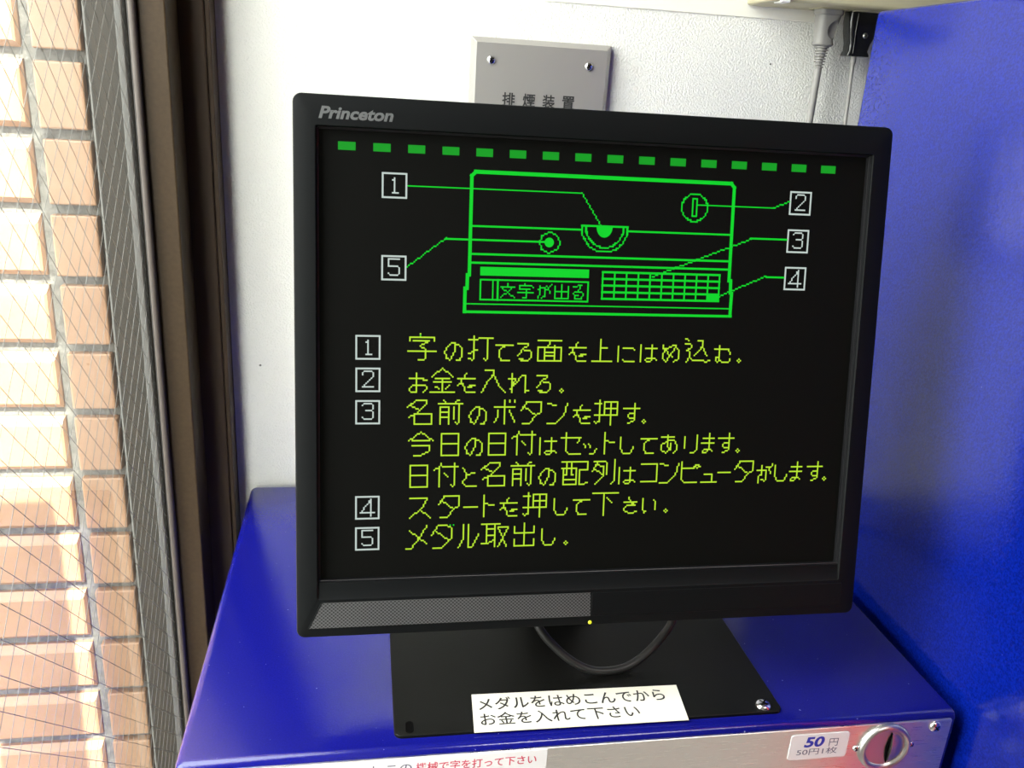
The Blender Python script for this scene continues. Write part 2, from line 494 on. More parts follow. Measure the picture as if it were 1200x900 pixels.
# ================================================================== the blue machine
t = thing('engraving_machine', 'low blue enamelled coin machine with stainless front carrying the monitor', 'machine', (0.294, 0.18, ZF))
def L(o, p): return tuple(Vector(p) - Vector(o.location))
def shift(bm, o):
    bmesh.ops.translate(bm, verts=bm.verts[:], vec=-Vector(o.location)); return bm
obj('housing', shift(bxo((0.0375, 0.0, ZF), (0.5507, 0.369, 0.0), 0.0055, 4), t), M['blue_machine'], t, smooth=60)
fp = obj('front_panel', shift(slab_xz(bmesh.new(), 0.044, -0.30, 0.5447, -0.0042, 0.0015, -0.0012, 0.003, 0.0004), t), M['steel'], t)
FY = -0.0012
def front(u, w): return L(t, (u, FY-0.0006, w))
screw_head('screw', L(t, (0.5322, FY, -0.0092)), (0, -1, 0), 0.0042, M['chrome'], t, M['black_void'])
# price label
pl = obj('price_label', shift(slab_xz(bmesh.new(), 0.4268, -0.0288, 0.4690, -0.0082, 0.0022, FY-0.0005, FY+0.0002, 0.0001), t), M['paper_white'], t)
lettering('price_figure', '50', (0.4368, -0.0188, 0.4512, -0.0102), M['ink_blue'], pl, front, 0.035, 0.12)
lettering('price_unit', '円', (0.4548, -0.0190, 0.4613, -0.0126), M['ink_grey'], pl, front, 0.0)
lettering('price_text', '50円1枚', (0.4325, -0.0252, 0.4618, -0.0197), M['ink_grey'], pl, front, 0.0)
# white instruction label
il = obj('instruction_label', shift(slab_xz(bmesh.new(), 0.088, -0.034, 0.2612, -0.0050, 0.0003, FY-0.0005, FY+0.0002, 0.0001), t), M['paper_white'], t)
lettering('grey_text', 'の上', (0.1425, -0.0150, 0.1570, -0.0082), M['ink_grey'], il, front, 0.005)
lettering('grey_text', 'この', (0.1612, -0.0150, 0.1765, -0.0086), M['ink_grey'], il, front, 0.005)
lettering('red_text', '機械で字を打って下さい', (0.1790, -0.0152, 0.2545, -0.0082), M['ink_red'], il, front, 0.012)
# coin slot
cx, cz = 0.4966, -0.0228
cs = obj('coin_slot', shift(lathe(bmesh.new(), (cx, FY+0.0002, cz), (0, -1, 0), [(0, 0.0190), (0.0022, 0.0190), (0.0038, 0.0176), (0.0042, 0.0164), (0.0034, 0.0150), (0.0018, 0.0140), (0.0016, 0)], 48), t), M['satin'], t, smooth=50)
bm = bmesh.new()                                     # half-dome guard right of the slot
n = 20
rows = []
for k in range(7):
    a = PI/2*k/6
    rr = 0.0122*math.cos(a); hh = 0.0032*math.sin(a)
    rows.append([bm.verts.new((cx + 0.0030 + rr*math.sin(PI*i/n)*0.86, FY-0.0014-hh, cz - rr*math.cos(PI*i/n))) for i in range(n+1)])
for a, b in zip(rows, rows[1:]):
    for i in range(n): bm.faces.new((a[i], a[i+1], b[i+1], b[i]))
    bm.faces.new((a[0], b[0], b[n], a[n]))
obj('coin_guide', shift(bm, t), M['satin'], cs, smooth=50)
bm = bmesh.new()
pts = []
for i in range(15):
    s = -1 + 2*i/14
    pts.append((cx + 0.0028 - 0.0012*(1-s*s), cz + 0.0122*s))
A = [bm.verts.new((x-0.0009*(1.15-abs(-1+2*i/14)), FY-0.0026, z)) for i, (x, z) in enumerate(pts)]
B = [bm.verts.new((x+0.0009*(1.15-abs(-1+2*i/14)), FY-0.0026, z)) for i, (x, z) in enumerate(pts)]
A2 = [bm.verts.new(v.co + Vector((0, 0.0012, 0))) for v in A]; B2 = [bm.verts.new(v.co + Vector((0, 0.0012, 0))) for v in B]
for i in range(14):
    bm.faces.new((A[i], B[i], B[i+1], A[i+1])); bm.faces.new((A[i], A[i+1], A2[i+1], A2[i])); bm.faces.new((B[i], B2[i], B2[i+1], B[i+1]))
obj('slot_opening', shift(bm, t), M['black_void'], cs)
for sx in (-0.0206, 0.0206):
    screw_head('screw', L(t, (cx+sx, FY, cz-0.0003)), (0, -1, 0), 0.0024, M['chrome'], t, M['black_void'])

# ================================================================== the tall blue cabinet on the right
XP = 0.558
t = thing('blue_cabinet', 'tall glossy blue metal cabinet side standing right of the monitor', 'cabinet', (0.85, 0.09, ZF))
obj('side_panel', shift(bxo((XP, -0.085, ZF), (1.15, 0.2818, 0.4613), 0.003, 3), t), M['blue_panel'], t, smooth=60)
obj('added_red_edge', shift(bxo((XP, -0.150, ZF), (1.15, -0.0852, 0.4613), 0.003, 3), t), M['red_edge'], t, smooth=60)  # unseen red edge, added for its reflection in the steel front

# ================================================================== black mounting plate with its paper label
t = thing('mounting_plate', 'black metal base plate under the monitor with a white paper label', 'plate', (0.295, 0.12, 0))
obj('base_plate', shift(slab_xy(bmesh.new(), 0.1660, 0.0105, 0.4247, 0.235, 0.005, 0.0022, 0.0, 0.0005), t), M['plate_black'], t, smooth=40)
screw_head('screw', L(t, (0.4128, 0.0165, 0.0021)), (0, 0, 1), 0.0052, M['chrome'], t, M['black_void'])
bm = bmesh.new()
Ls = [[(0.1757 + x, 0.0176 + y, z) for x, y in rrect(-0.0019-g, -0.0045-g, 0.0019+g, 0.0045+g, 0.0018+g)] for g, z in ((0.0007, 0.0021), (0.0006, 0.0026), (0.0, 0.0026), (0.0, 0.0023))]
loops(bm, Ls, False, True)
obj('slot_hole', shift(bm, t), M['black_void'], t)
bm = bmesh.new()
cor = [(0.2157, 0.0090), (0.3566, 0.0078), (0.3606, 0.0420), (0.2184, 0.0440)]
cor = [(0.2157, 0.0090), (0.3568, 0.0076), (0.3602, 0.0418), (0.2180, 0.0442)]
loops(bm, [[(x, y, z) for x, y in cor] for z in (0.0021, 0.0025)], True, True)
lb = obj('paper_label', shift(bm, t), M['paper'], t)
lb['label'] = 'cream paper label with two lines of black lettering'
def flat(u, w): return L(t, (u, w, 0.00262))
def tilt(u, w): return flat(u, w - 0.008*(u-0.285))
lettering('label_text', 'メダルをはめこんでから', (0.2210, 0.0277, 0.3483, 0.0396), M['ink'], lb, tilt, 0.009)
lettering('label_text', 'お金を入れて下さい', (0.2208, 0.0136, 0.3266, 0.0252), M['ink'], lb, tilt, 0.009)

# ================================================================== the monitor
TAU, MX, MY, MZ, MW, MH = 0.19929, 0.10675, 0.03421, 0.0600, 0.370, 0.3223
mon = thing('monitor', 'black flat screen monitor showing green and yellow instructions', 'monitor', (MX, MY, MZ), (-TAU, 0, 0))
MI = Matrix.Translation((MX, MY, MZ)) @ Matrix.Rotation(-TAU, 4, 'X')
MI.invert()
def loc(p): return MI @ Vector(p)
SX0, SZ0, SX1, SZ1 = 0.0132, 0.0346, 0.3570, 0.3046     # opening of the bezel
def ring(x0, z0, x1, z1, r, y): return [(x, y, z) for x, z in rrect(x0, z0, x1, z1, r)]
bm = loops(bmesh.new(), [
    ring(0.002, 0.002, MW-0.002, MH-0.002, 0.006, 0.0200),
    ring(0.0, 0.0, MW, MH, 0.0050, 0.0170),
    ring(0.0, 0.0, MW, MH, 0.0050, 0.0014),
    ring(0.0004, 0.0004, MW-0.0004, MH-0.0004, 0.0047, 0.0004),
    ring(0.0014, 0.0014, MW-0.0014, MH-0.0014, 0.0040, 0.0),
    ring(SX0-0.0010, SZ0-0.0105, SX1+0.0006, SZ1+0.0006, 0.0012, 0.0),
    ring(SX0-0.0004, SZ0-0.0098, SX1+0.0002, SZ1+0.0002, 0.0012, 0.0006),
    ring(SX0, SZ0, SX1, SZ1, 0.0010, 0.0016)])
obj('bezel', bm, M['bezel'], mon, smooth=35)
bm = loops(bmesh.new(), [ring(SX0, SZ0, SX1, SZ1, 0.0010, 0.0016),
    ring(SX0+0.0003, SZ0+0.0003, SX1-0.0003, SZ1-0.0003, 0.0008, 0.0034),
    ring(SX0+0.0006, SZ0+0.0006, SX1-0.0006, SZ1-0.0006, 0.0008, 0.0036),
    ring(SX0+0.0009, SZ0+0.0009, SX1-0.0009, SZ1-0.0009, 0.0008, 0.0064)])
obj('screen_lip', bm, M['bezel_lip'], mon, smooth=25)
bm = loops(bmesh.new(), [
    ring(0.003, 0.003, MW-0.003, MH-0.003, 0.006, 0.0185),
    ring(0.006, 0.006, MW-0.006, MH-0.006, 0.008, 0.030),
    ring(0.030, 0.030, MW-0.030, MH-0.030, 0.016, 0.050),
    ring(0.040, 0.040, MW-0.040, MH-0.040, 0.016, 0.054)], True, True)
obj('rear_shell', bm, M['bezel_back'], mon, smooth=35)
PY = 0.0060                                               # depth of the screen surface
scr = obj('screen', bxo((SX0-0.001, PY, SZ0-0.001), (SX1+0.001, 0.012, SZ1+0.001)), M['screen'], mon)

# speaker mesh, groove and lamp of the lower bezel
bm = bmesh.new()
gp = [(0.0076, 0.0060), (0.1847, 0.0064), (0.1842, 0.0222), (0.0162, 0.0222), (0.0150, 0.0214)]
loops(bm, [[(x, 0.0003, z) for x, z in gp], [(x, -0.0003, z) for x, z in gp]], True, True)
obj('speaker_grille', bm, M['grille'], mon)
bm = bmesh.new()
for a, b in (((0.0072, 0.0060), (0.0147, 0.0216)), ((0.0147, 0.0216), (0.0160, 0.0226)), ((0.0160, 0.0226), (0.0300, 0.0226))):
    cyl(bm, (a[0], -0.0002, a[1]), (b[0], -0.0002, b[1]), 0.0004, n=8)
obj('grille_rim', bm, M['bezel'], mon, smooth=60)
bm = slab_xz(bmesh.new(), 0.1852, 0.0062, 0.3600, 0.0220, 0.0008, -0.0003, 0.0003, 0.0002)
obj('control_strip', bm, M['bezel'], mon)
bm = lathe(bmesh.new(), (0.1846, 0.0004, 0.0020), (0, -1, 0), [(0, 0.0013), (0.0006, 0.0012), (0.0010, 0.0007), (0.0011, 0)], 16)
obj('power_lamp', bm, M['led'], mon, smooth=60)
lettering('maker_logo', 'Princeton', (0.0143, 0.3087, 0.0563, 0.3156), M['logo'], mon, lambda u, w: (u, -0.00012, w), 0.034, 0.24)

# --- what the screen shows: picture elements on a 1.05 mm raster
Q = 0.00105
ZT = PY - 0.0002
class Raster:
    def __init__(self): self.px = set(); self.rects = []; self.polys = []
    def line(self, a, b):
        (x0, y0), (x1, y1) = a, b
        n = max(abs(x1-x0), abs(y1-y0))
        for i in range(n+1):
            f = i/n if n else 0
            self.px.add((math.floor(x0+(x1-x0)*f+0.5), math.floor(y0+(y1-y0)*f+0.5)))
    def poly(self, pts):
        for a, b in zip(pts, pts[1:]): self.line(a, b)
        if len(pts) == 1: self.px.add(pts[0])
    def mesh(self, name, material, ox=0.0, oz=0.0, s=0.86, parent=None, z=ZT, bridge=0.5):
        bm = bmesh.new()
        def quad(x0, z0, x1, z1):
            bm.faces.new([bm.verts.new(p) for p in ((x0, z, z0), (x1, z, z0), (x1, z, z1), (x0, z, z1))])
        h = Q*s/2
        for (i, j) in sorted(self.px):
            x, zz = ox+i*Q, oz+j*Q
            quad(x-h, zz-h, x+h, zz+h)
            if (i+1, j) in self.px: quad(x+h, zz-h, x+Q-h, zz+h)
            if (i, j+1) in self.px: quad(x-h, zz+h, x+h, zz+Q-h)
            # round the step of a diagonal so that it stays joined
            for d in (-1, 1) if bridge else ():
                if (i+d, j+1) in self.px and (i+d, j) not in self.px and (i, j+1) not in self.px:
                    quad(x+d*Q/2-h*bridge, zz+Q/2-h*bridge, x+d*Q/2+h*bridge, zz+Q/2+h*bridge)
        for (x0, z0, x1, z1) in self.rects: quad(x0, z0, x1, z1)
        for pl_ in self.polys: bm.faces.new([bm.verts.new((x, z, w)) for x, w in pl_])
        for f in bm.faces:
            f.normal_update()
            if f.normal.y > 0: f.normal_flip()
        me = bpy.data.meshes.new(name); bm.to_mesh(me); bm.free()
        return link(name, me, material, parent)

GLYPH_TEXT = """
字 -1,8 -1,6;-7,4 -7,6 7,6 7,4;-5,4 4,4 -1,1 2,-1 2,-6 1,-7 -2,-7;-8,-2 8,-2
の 1,2 1,-1 0,-4 -2,-7 -4,-6 -5,-2 -3,1 -1,3 3,2 5,0 5,-4 4,-7 2,-7
打 -4,7 -4,-6 -5,-7 -7,-6;-7,5 -2,5;-7,-3 -2,-1;-1,6 7,6;4,6 4,-6 3,-7 2,-6
て -5,2 5,2;3,2 -1,1 -3,-1 -3,-4 -2,-7 1,-7 3,-7
る -4,3 2,3 2,2 -1,0 -4,-4;0,-1 3,-1 4,-3 4,-5 2,-7 -2,-7 -3,-6 -1,-6
面 -7,5 7,5;1,5 -1,2;-7,1 7,1 7,-7 -7,-7 -7,1;-3,1 -3,-7;3,2 3,-7;-3,-2 3,-2;-3,-4 3,-4
を -5,1 5,1;0,4 -2,1 -5,-3;-3,-2 -2,-2 -1,-5;5,-3 2,-3 1,-4 3,-4;-1,-5 -1,-6 0,-7 5,-7
上 -1,6 -1,-7;-1,1 3,1;-6,-7 6,-7
に -5,2 -5,-7;-2,1 4,1 5,0;-2,-6 -1,-7 5,-7
は -5,3 -5,-7;-2,1 5,1;2,3 2,-6;2,-6 1,-7 -1,-7 -2,-6 -1,-5 1,-5 3,-5 5,-6
め -5,3 -5,1 -3,0 -2,-2 1,-4;3,3 2,0 -1,-3 -2,-6 -3,-7 -4,-6 -5,-5 -5,-2 -4,0 -1,2 2,3 4,1 5,-1 5,-4 4,-6 2,-7
込 -8,7 -6,6;-8,4 -5,4 -4,2 -7,0 -5,-1 -5,-4 -7,-7;-4,-5 -3,-6 2,-6 6,-7 8,-6;0,6 3,6 3,4 1,0 -2,-3;3,3 4,0 6,-3
む -5,1 4,1;-2,3 -2,-5 -3,-7 -4,-6 -4,-4 -2,-4;-1,-6 0,-7 4,-7 5,-5;4,0 5,-2
。 0,-5;-1,-6;1,-6;0,-7
お -5,1 3,1;-1,4 -1,-7 -4,-7 -5,-6 -5,-5 -3,-3 3,-3 5,-4 4,-6 3,-7;3,0 5,0
金 0,7 -6,2;0,7 6,2;-4,1 4,1;-5,-1 5,-1;0,1 0,-7;-4,-4 -2,-5;4,-3 2,-5;-7,-7 7,-7
入 -5,6 0,6 0,4 -3,0 -7,-7;0,4 3,-3 7,-7
れ -4,4 -4,-7;-6,1 -2,1;-2,1 -5,-5;-3,-3 2,3 4,3 4,-5 4,-7 6,-6
名 -2,7 -7,3;-2,7 4,7 4,5 -1,0 -6,-3;-5,4 0,1;-3,-1 7,-1 7,-7 -3,-7 -3,-1
前 -4,7 -3,6;5,7 3,6;-7,5 7,5;-6,3 -6,-7;-6,3 -1,3 -1,-7;-6,0 -1,0;-6,-3 -1,-3;2,3 2,-4;5,4 5,-6 4,-7 3,-6
ボ -6,3 6,3;0,7 0,-7;-4,1 -4,-2 -6,-6;3,1 4,-2 6,-6;3,7 3,6;6,7 6,6
タ -3,6 6,6 6,0 2,-3 -1,-7 -5,-7;-3,6 -4,4 -6,1;-4,3 3,-2
ン -6,5 -4,5 -3,4 -1,4;6,5 5,2 4,-2 -1,-7 -6,-7
押 -4,7 -4,-6 -6,-7 -7,-6;-7,5 -3,5;-7,-2 -2,-2;-1,6 7,6 7,-2 -1,-2 -1,6;-1,2 7,2;3,6 3,-8
す -5,2 5,2;2,5 2,-5 1,-6 -1,-7 -2,-7;2,-1 -1,-1 -2,-2 -2,-3 -1,-4 2,-4
今 0,7 -7,2;0,7 7,2;-5,2 5,2;-5,-1 5,-1 5,-4 2,-6 0,-7 -4,-7
日 -5,6 5,6 5,-7 -5,-7 -5,6;-5,0 5,0
付 -3,7 -4,5 -7,3;-4,5 -4,-7;-2,5 7,5;5,7 5,-6 4,-7 3,-6;-1,1 1,-1
セ -6,3 6,3 4,0;-3,6 -3,-5 -1,-7 6,-7
ッ -4,-1 -3,-3;-1,-1 0,-3;4,-4 2,-7 0,-7
ト -3,6 -3,-7;-3,1 -1,1 0,0 3,0
し -4,3 -4,-4 -2,-7 2,-7 4,-3
あ -5,3 3,3;-1,4 -1,-3 0,-4 1,-5;1,-1 1,-4 0,-5 -2,-7 -5,-5 -5,-2 -2,0 -1,1 3,1 5,-2 5,-5 3,-7
り -4,3 -4,-4;4,4 4,-5 2,-7 0,-7
ま -3,2 4,2;-4,-1 4,-1;1,5 1,-5 0,-6 -1,-7 -3,-7 -3,-6 -2,-5 1,-5 3,-6
と -4,4 -2,0;3,1 -1,0 -4,-4 -4,-5 -2,-7 4,-7
配 -8,7 1,7;-8,3 1,3 1,-7 -7,-7 -7,3;-5,7 -5,-1 -6,-1;-2,7 -2,-1 -1,-1;-7,-4 0,-4;2,7 8,7 8,2 3,2 3,-6 3,-7 6,-7 8,-6
列 -6,7 1,7;-3,7 -5,5 -7,1;-5,5 0,4 0,-2 -2,-4 -5,-7;-5,2 -1,-1;2,6 2,-1;7,8 7,-5 5,-7
コ -5,5 5,5 5,-6 -5,-6
ピ -6,6 -6,-5 -4,-7 4,-7;-6,2 2,2;4,4 6,3 4,2 2,3 4,4
ュ -3,-2 2,-2 2,-7;-5,-7 5,-7
ー -4,-1 4,-1
が -5,0 1,0 1,-1 1,-6 0,-7 -2,-6;-2,3 -2,-3 -4,-4 -4,-8;1,2 2,2 4,2 5,4;3,1 4,-2
ス -6,5 4,5 3,2 0,-2 -6,-7;0,-2 6,-7
下 -8,6 8,6;-1,6 -1,-8;1,3 4,0
さ -4,0 4,0;-1,3 0,0 3,-2;3,-2 -2,-2 -4,-4 -4,-5 -1,-7 2,-7 4,-6
い -4,2 -4,-4 -3,-7 -2,-6;3,1 4,-1 4,-5
メ 6,7 5,5 2,0 -3,-7 -6,-7;-4,4 6,-4
ダ -2,7 3,7 4,6 6,5 6,-1 0,-7 -5,-7;-2,7 -4,4 -6,1;-3,3 4,-2
゛ -1,8 -1,7;1,8 1,8
ル -3,7 -3,-2 -6,-7;0,7 0,-7 2,-7 4,-4 6,1
取 -8,7 3,7;-5,7 -5,-5;-5,4 -1,4;-5,0 0,0;0,7 0,-7;-8,-5 -4,-5 -1,-3;2,5 8,5 7,3 5,-2 2,-7;2,4 5,-2 7,-7
出 0,7 0,-7;-6,5 -6,1 6,1 6,5;-6,-3 -6,-7 6,-7 6,-3
"""
GLYPH = {}
for ln in GLYPH_TEXT.strip().split('\n'):
    ch, rest = ln.split(' ', 1)
    GLYPH[ch] = [[tuple(map(int, p.split(','))) for p in pl_.split()] for pl_ in rest.split(';')]
LINES=[
  (178.73, "字の打てる面を上にはめ込む。", (75.0, 93.4, 110.3, 125.1, 137.9, 153.7, 170.9, 186.6, 202.8, 217.5, 231.8, 249.6, 266.4, 276.8)),
  (158.98, "お金を入れる。", (72.4, 87.1, 102.1, 118.5, 134.3, 149.8, 160.2)),
  (139.23, "名前のボタンを押す。", (74.0, 92.7, 109.4, 125.9, 142.6, 160.0, 174.9, 191.2, 207.6, 215.3)),
  (119.48, "今日の日付はセットしてあります。", (74.4, 92.1, 107.0, 122.0, 139.0, 154.6, 169.3, 181.4, 193.8, 206.1, 220.2, 234.4, 248.4, 260.3, 273.0, 280.5)),
  (99.72, "日付と名前の配列はコンピュータがします。", (73.1, 90.1, 105.5, 120.1, 138.9, 154.3, 171.8, 190.8, 207.0, 221.4, 234.9, 249.4, 262.5, 273.5, 287.0, 301.0, 312.9, 323.8, 336.6, 342.8)),
  (79.97, "スタートを押して下さい。", (74.1, 91.9, 105.8, 117.3, 129.9, 146.6, 163.7, 177.7, 193.5, 209.5, 222.9, 233.1)),
  (60.22, "メダ゛ル取出し。", (72.5, 88.5, 94.4, 104.6, 121.7, 140.9, 156.2, 166.9)),
]

for zrow, body, xs in LINES:
    R = Raster()
    for ch, x in zip(body, xs):
        if ch == '゛': continue
        ox = round((x + (1.2 if ch == '。' else 0))/1.05)
        for pl_ in GLYPH[ch]: R.poly([(ox+a, b) for a, b in pl_])
    R.mesh('text_line', M['px_text'], 0, zrow/1000, parent=scr)
R = Raster()
for dx, dz in ((89, 7), (91, 7), (70, 120)):                 # green picture elements among the yellow lettering
    R = Raster(); R.px.add((dx, dz))
    R.mesh('green_dot', M['px_green'], 0, 60.22/1000, parent=scr, z=ZT-0.00005)

# numbered boxes
DIGIT = {'1': [[(-1, 3), (0, 4), (0, -4)], [(-1, -4), (2, -4)]],
         '2': [[(-3, 3), (-3, 4), (-2, 5), (2, 5), (3, 4), (3, 2), (-3, -4), (3, -4)]],
         '3': [[(-3, 4), (-2, 5), (2, 5), (3, 4), (3, 2), (2, 1), (-1, 1)], [(2, 1), (3, 0), (3, -3), (2, -4), (-2, -4), (-3, -3)]],
         '4': [[(2, -5), (2, 5), (-4, -3), (4, -3)]],
         '5': [[(3, 5), (-3, 5), (-3, 1), (2, 1), (3, 0), (3, -3), (2, -4), (-2, -4), (-3, -3)]]}
def number_box(d, x, z):
    R = Raster()
    for pl_ in DIGIT[d]: R.poly(pl_)
    a, w = 0.0074, 0.00105
    R.rects += [(-a, -a, a, -a+w), (-a, a-w, a, a), (-a, -a+w, -a+w, a-w), (a-w, -a+w, a, a-w)]
    return R.mesh('number_box', M['px_white'], 0.0, 0.0, 0.82, scr)
for d, x, z in (('1', 57.3, 273.8), ('2', 313.0, 273.3), ('3', 313.1, 249.5), ('4', 313.0, 225.8), ('5', 57.3, 226.0),
                ('1', 42.35, 178.6), ('2', 42.4, 159.0), ('3', 42.35, 139.3), ('4', 42.35, 79.9), ('5', 42.35, 60.2)):
    o = number_box(d, x, z)
    o.location = (x/1000, 0, z/1000)

# row of dashes
dash = None
for k in range(16):
    if dash is None:
        R = Raster(); R.rects.append((0, -0.00235, 0.0100, 0.00235))
        dash = R.mesh('dash_mark', M['px_dash'], parent=scr); o = dash
    else:
        o = dash.copy(); COL.objects.link(o); o.parent = scr
    o.location = (0.0249 + 0.02003*k, 0, 0.2950)

# drawing of the machine
def seg(R, x0, z0, x1, z1, w):
    """a straight bar in millimetres"""
    a = Vector((x0, z0)); b = Vector((x1, z1)); d = (b-a).normalized(); nn = Vector((-d.y, d.x))*w/2
    a = a - d*w*0.5; b = b + d*w*0.5
    R.polys.append([(p.x/1000, p.y/1000) for p in (a+nn, a-nn, b-nn, b+nn)])
def path(R, pts, w):
    for (a, b), (c, d) in zip(pts, pts[1:]): seg(R, a, b, c, d, w)
def dotted(R, x0, z0, x1, z1):
    R.line((round(x0/1.05), round(z0/1.05)), (round(x1/1.05), round(z1/1.05)))
def circle(R, x, z, r, a0=0, a1=360, n=48):
    pts = [(round((x+r*math.cos(math.radians(a0+(a1-a0)*i/n)))/1.05), round((z+r*math.sin(math.radians(a0+(a1-a0)*i/n)))/1.05)) for i in range(n+1)]
    R.poly(pts)
def disc(R, x, z, r, lower=False):
    n = 24
    R.polys.append([((x+r*math.cos(2*PI*i/n))/1000, (z+r*math.sin(2*PI*i/n))/1000) for i in range(n)] if not lower else
                   [((x+r*math.cos(-PI*i/n))/1000, (z+r*1.3*math.sin(-PI*i/n))/1000) for i in range(n+1)])
R = Raster()
path(R, [(99.8, 201.0), (99.9, 215.0)], 2.1); path(R, [(101.1, 215.0), (101.2, 223.0)], 2.1); path(R, [(102.3, 223.1), (102.7, 281.4)], 2.1)
path(R, [(102.7, 281.4), (105.0, 283.6)], 2.1); path(R, [(105.0, 283.8), (265.8, 283.6)], 2.3); path(R, [(265.8, 283.6), (267.9, 281.2)], 2.1)
path(R, [(267.9, 281.2), (268.1, 223.4)], 2.1); path(R, [(269.3, 223.4), (269.5, 215.8)], 2.1); path(R, [(270.4, 215.4), (270.2, 201.2)], 2.1)
path(R, [(103.7, 252.1), (170.5, 252.1)], 1.15); path(R, [(200.2, 252.1), (267.3, 252.1)], 1.15)
path(R, [(103.4, 235.6), (267.2, 235.6)], 1.3); path(R, [(103.5, 230.4), (266.8, 230.4)], 1.3)
path(R, [(101.2, 205.7), (269.8, 205.7)], 0.8); path(R, [(99.5, 200.9), (270.7, 200.9)], 1.6)
path(R, [(109.0, 225.5), (176.4, 225.5)], 0.2)
R.rects.append((0.1089, 0.2229, 0.1765, 0.2281))
path(R, [(109.2, 220.4), (176.2, 220.4), (176.2, 208.4), (109.2, 208.4), (109.2, 220.4)], 1.0)
path(R, [(116.8, 220.4), (116.8, 208.4)], 0.8); path(R, [(119.8, 220.4), (119.8, 208.4)], 1.2)
circle(R, 150.8, 243.8, 6.2, n=8); disc(R, 150.8, 243.8, 2.9)
path(R, [(170.9, 254.6), (199.9, 254.6)], 1.2)
circle(R, 185.4, 253.6, 14.6, 180, 360); circle(R, 185.4, 253.6, 11.9, 180, 360)
path(R, [(171.0, 254.6), (171.0, 250.0)], 1.0); path(R, [(199.9, 254.6), (199.9, 250.0)], 1.0)
path(R, [(173.8, 254.6), (173.8, 250.0)], 0.9); path(R, [(197.1, 254.6), (197.1, 250.0)], 0.9)
disc(R, 185.2, 254.4, 5.1, True)
circle(R, 242.6, 268.0, 8.4, n=64)
path(R, [(241.2, 273.4), (241.2, 262.8), (243.9, 262.8), (243.9, 273.4), (241.2, 273.4)], 0.95)
for k in range(5): path(R, [(185.3, 226.8-4.1*k), (261.7, 226.8-4.1*k)], 1.35)
for k in range(11): path(R, [(185.3+7.64*k, 226.8), (185.3+7.64*k, 210.4)], 1.05)
R.rects.append((0.2540, 0.2104, 0.2617, 0.2146))
R.mesh('machine_drawing', M['px_green'], parent=scr)
SMALL = """125.9,218.5 125.9,217.0;121.7,216.9 130.3,217.1;128.5,216.8 127.4,214.4 122.2,209.9;123.2,216.1 129.9,210.1
136.8,218.7 136.8,217.9;133.1,215.7 133.0,217.5 141.2,217.7 141.3,216.2;134.5,216.0 139.8,216.1 137.3,214.4 137.4,210.3 135.2,210.5;132.8,213.6 141.3,213.8
144.4,216.0 148.8,216.4 149.0,211.4 147.4,210.6;146.4,218.1 146.1,214.8 144.6,210.5;150.6,216.1 153.2,218.8;150.6,217.9 152.2,213.8
159.3,219.0 159.6,210.4;155.4,217.6 155.5,214.8 163.6,215.0 163.5,217.8;155.3,213.3 155.4,210.4 163.5,210.3 163.4,213.5
166.9,218.2 172.3,218.4 170.0,216.0 166.7,213.5;168.8,214.8 171.9,215.1 173.5,213.1 172.0,210.7 168.4,210.6 167.7,212.0 170.1,212.4"""
R = Raster()
for ln in SMALL.split('\n'):
    for pl_ in ln.split(';'):
        R.poly([(round(float(p.split(',')[0])/1.05), round((float(p.split(',')[1])-0.4)/1.05)) for p in pl_.split()])
R.mesh('drawing_text', M['px_green'], s=0.78, parent=scr)
def leader(parts):
    R = Raster()
    for kind, x0, z0, x1, z1 in parts:
        if kind == 'd': dotted(R, x0, z0, x1, z1)
        else: seg(R, x0, z0, x1, z1, 0.75 if kind == 't' else 1.15)
    R.mesh('leader_line', M['px_green'], parent=scr, z=ZT-0.00004, bridge=0.3)
leader([('t', 65.2, 273.9, 170.0, 273.9), ('d', 170.0, 273.8, 182.4, 255.5)])
leader([('t', 244.6, 269.7, 295.2, 269.7), ('d', 295.2, 269.7, 305.4, 273.6)])
leader([('d', 217.1, 224.6, 280.9, 250.3), ('l', 280.9, 250.3, 305.4, 250.3)])
leader([('d', 261.6, 213.1, 293.3, 226.3), ('l', 293.3, 226.3, 305.2, 226.3)])
leader([('d', 64.9, 226.5, 87.8, 244.2), ('l', 87.8, 244.0, 150.3, 244.0)])

# stand of the monitor, hidden behind it
bm = bmesh.new()
for v in box(bm, (0.270, 0.125, 0.010), (0.314, 0.150, 0.215), 0.005, 3).verts: v.co = loc(v.co)
obj('stand_neck', bm, M['bezel_back'], mon, smooth=50)
bm = lathe(bmesh.new(), (0.292, 0.165, 0.0030), (0, 0, 1), [(0, 0), (0, 0.050), (0.004, 0.050), (0.009, 0.045), (0.012, 0.030), (0.012, 0)], 40)
for v in bm.verts: v.co = loc(v.co)
obj('stand_foot', bm, M['bezel_back'], mon, smooth=50)
bm = bmesh.new()
cyl(bm, (0.265, 0.128, 0.205), (0.319, 0.128, 0.205), 0.018, n=24)
for v in bm.verts: v.co = loc(v.co)
obj('hinge', bm, M['bezel_back'], mon, smooth=50)
# the signal cable sagging below it
bm = tube(bmesh.new(), [(0.240, 0.118, 0.105), (0.252, 0.098, 0.070), (0.2650, 0.074, 0.0365), (0.2800, 0.064, 0.0195), (0.2970, 0.0585, 0.0085), (0.3130, 0.0570, 0.0052),
                        (0.3330, 0.0600, 0.0072), (0.3540, 0.0670, 0.0210), (0.3680, 0.076, 0.0400), (0.376, 0.098, 0.072), (0.380, 0.118, 0.105)], 0.0029)
c = obj('signal_cable', bm, M['cable'], None, smooth=60)
tag(c, 'black cable sagging in a loop below the monitor onto the plate', 'cable')

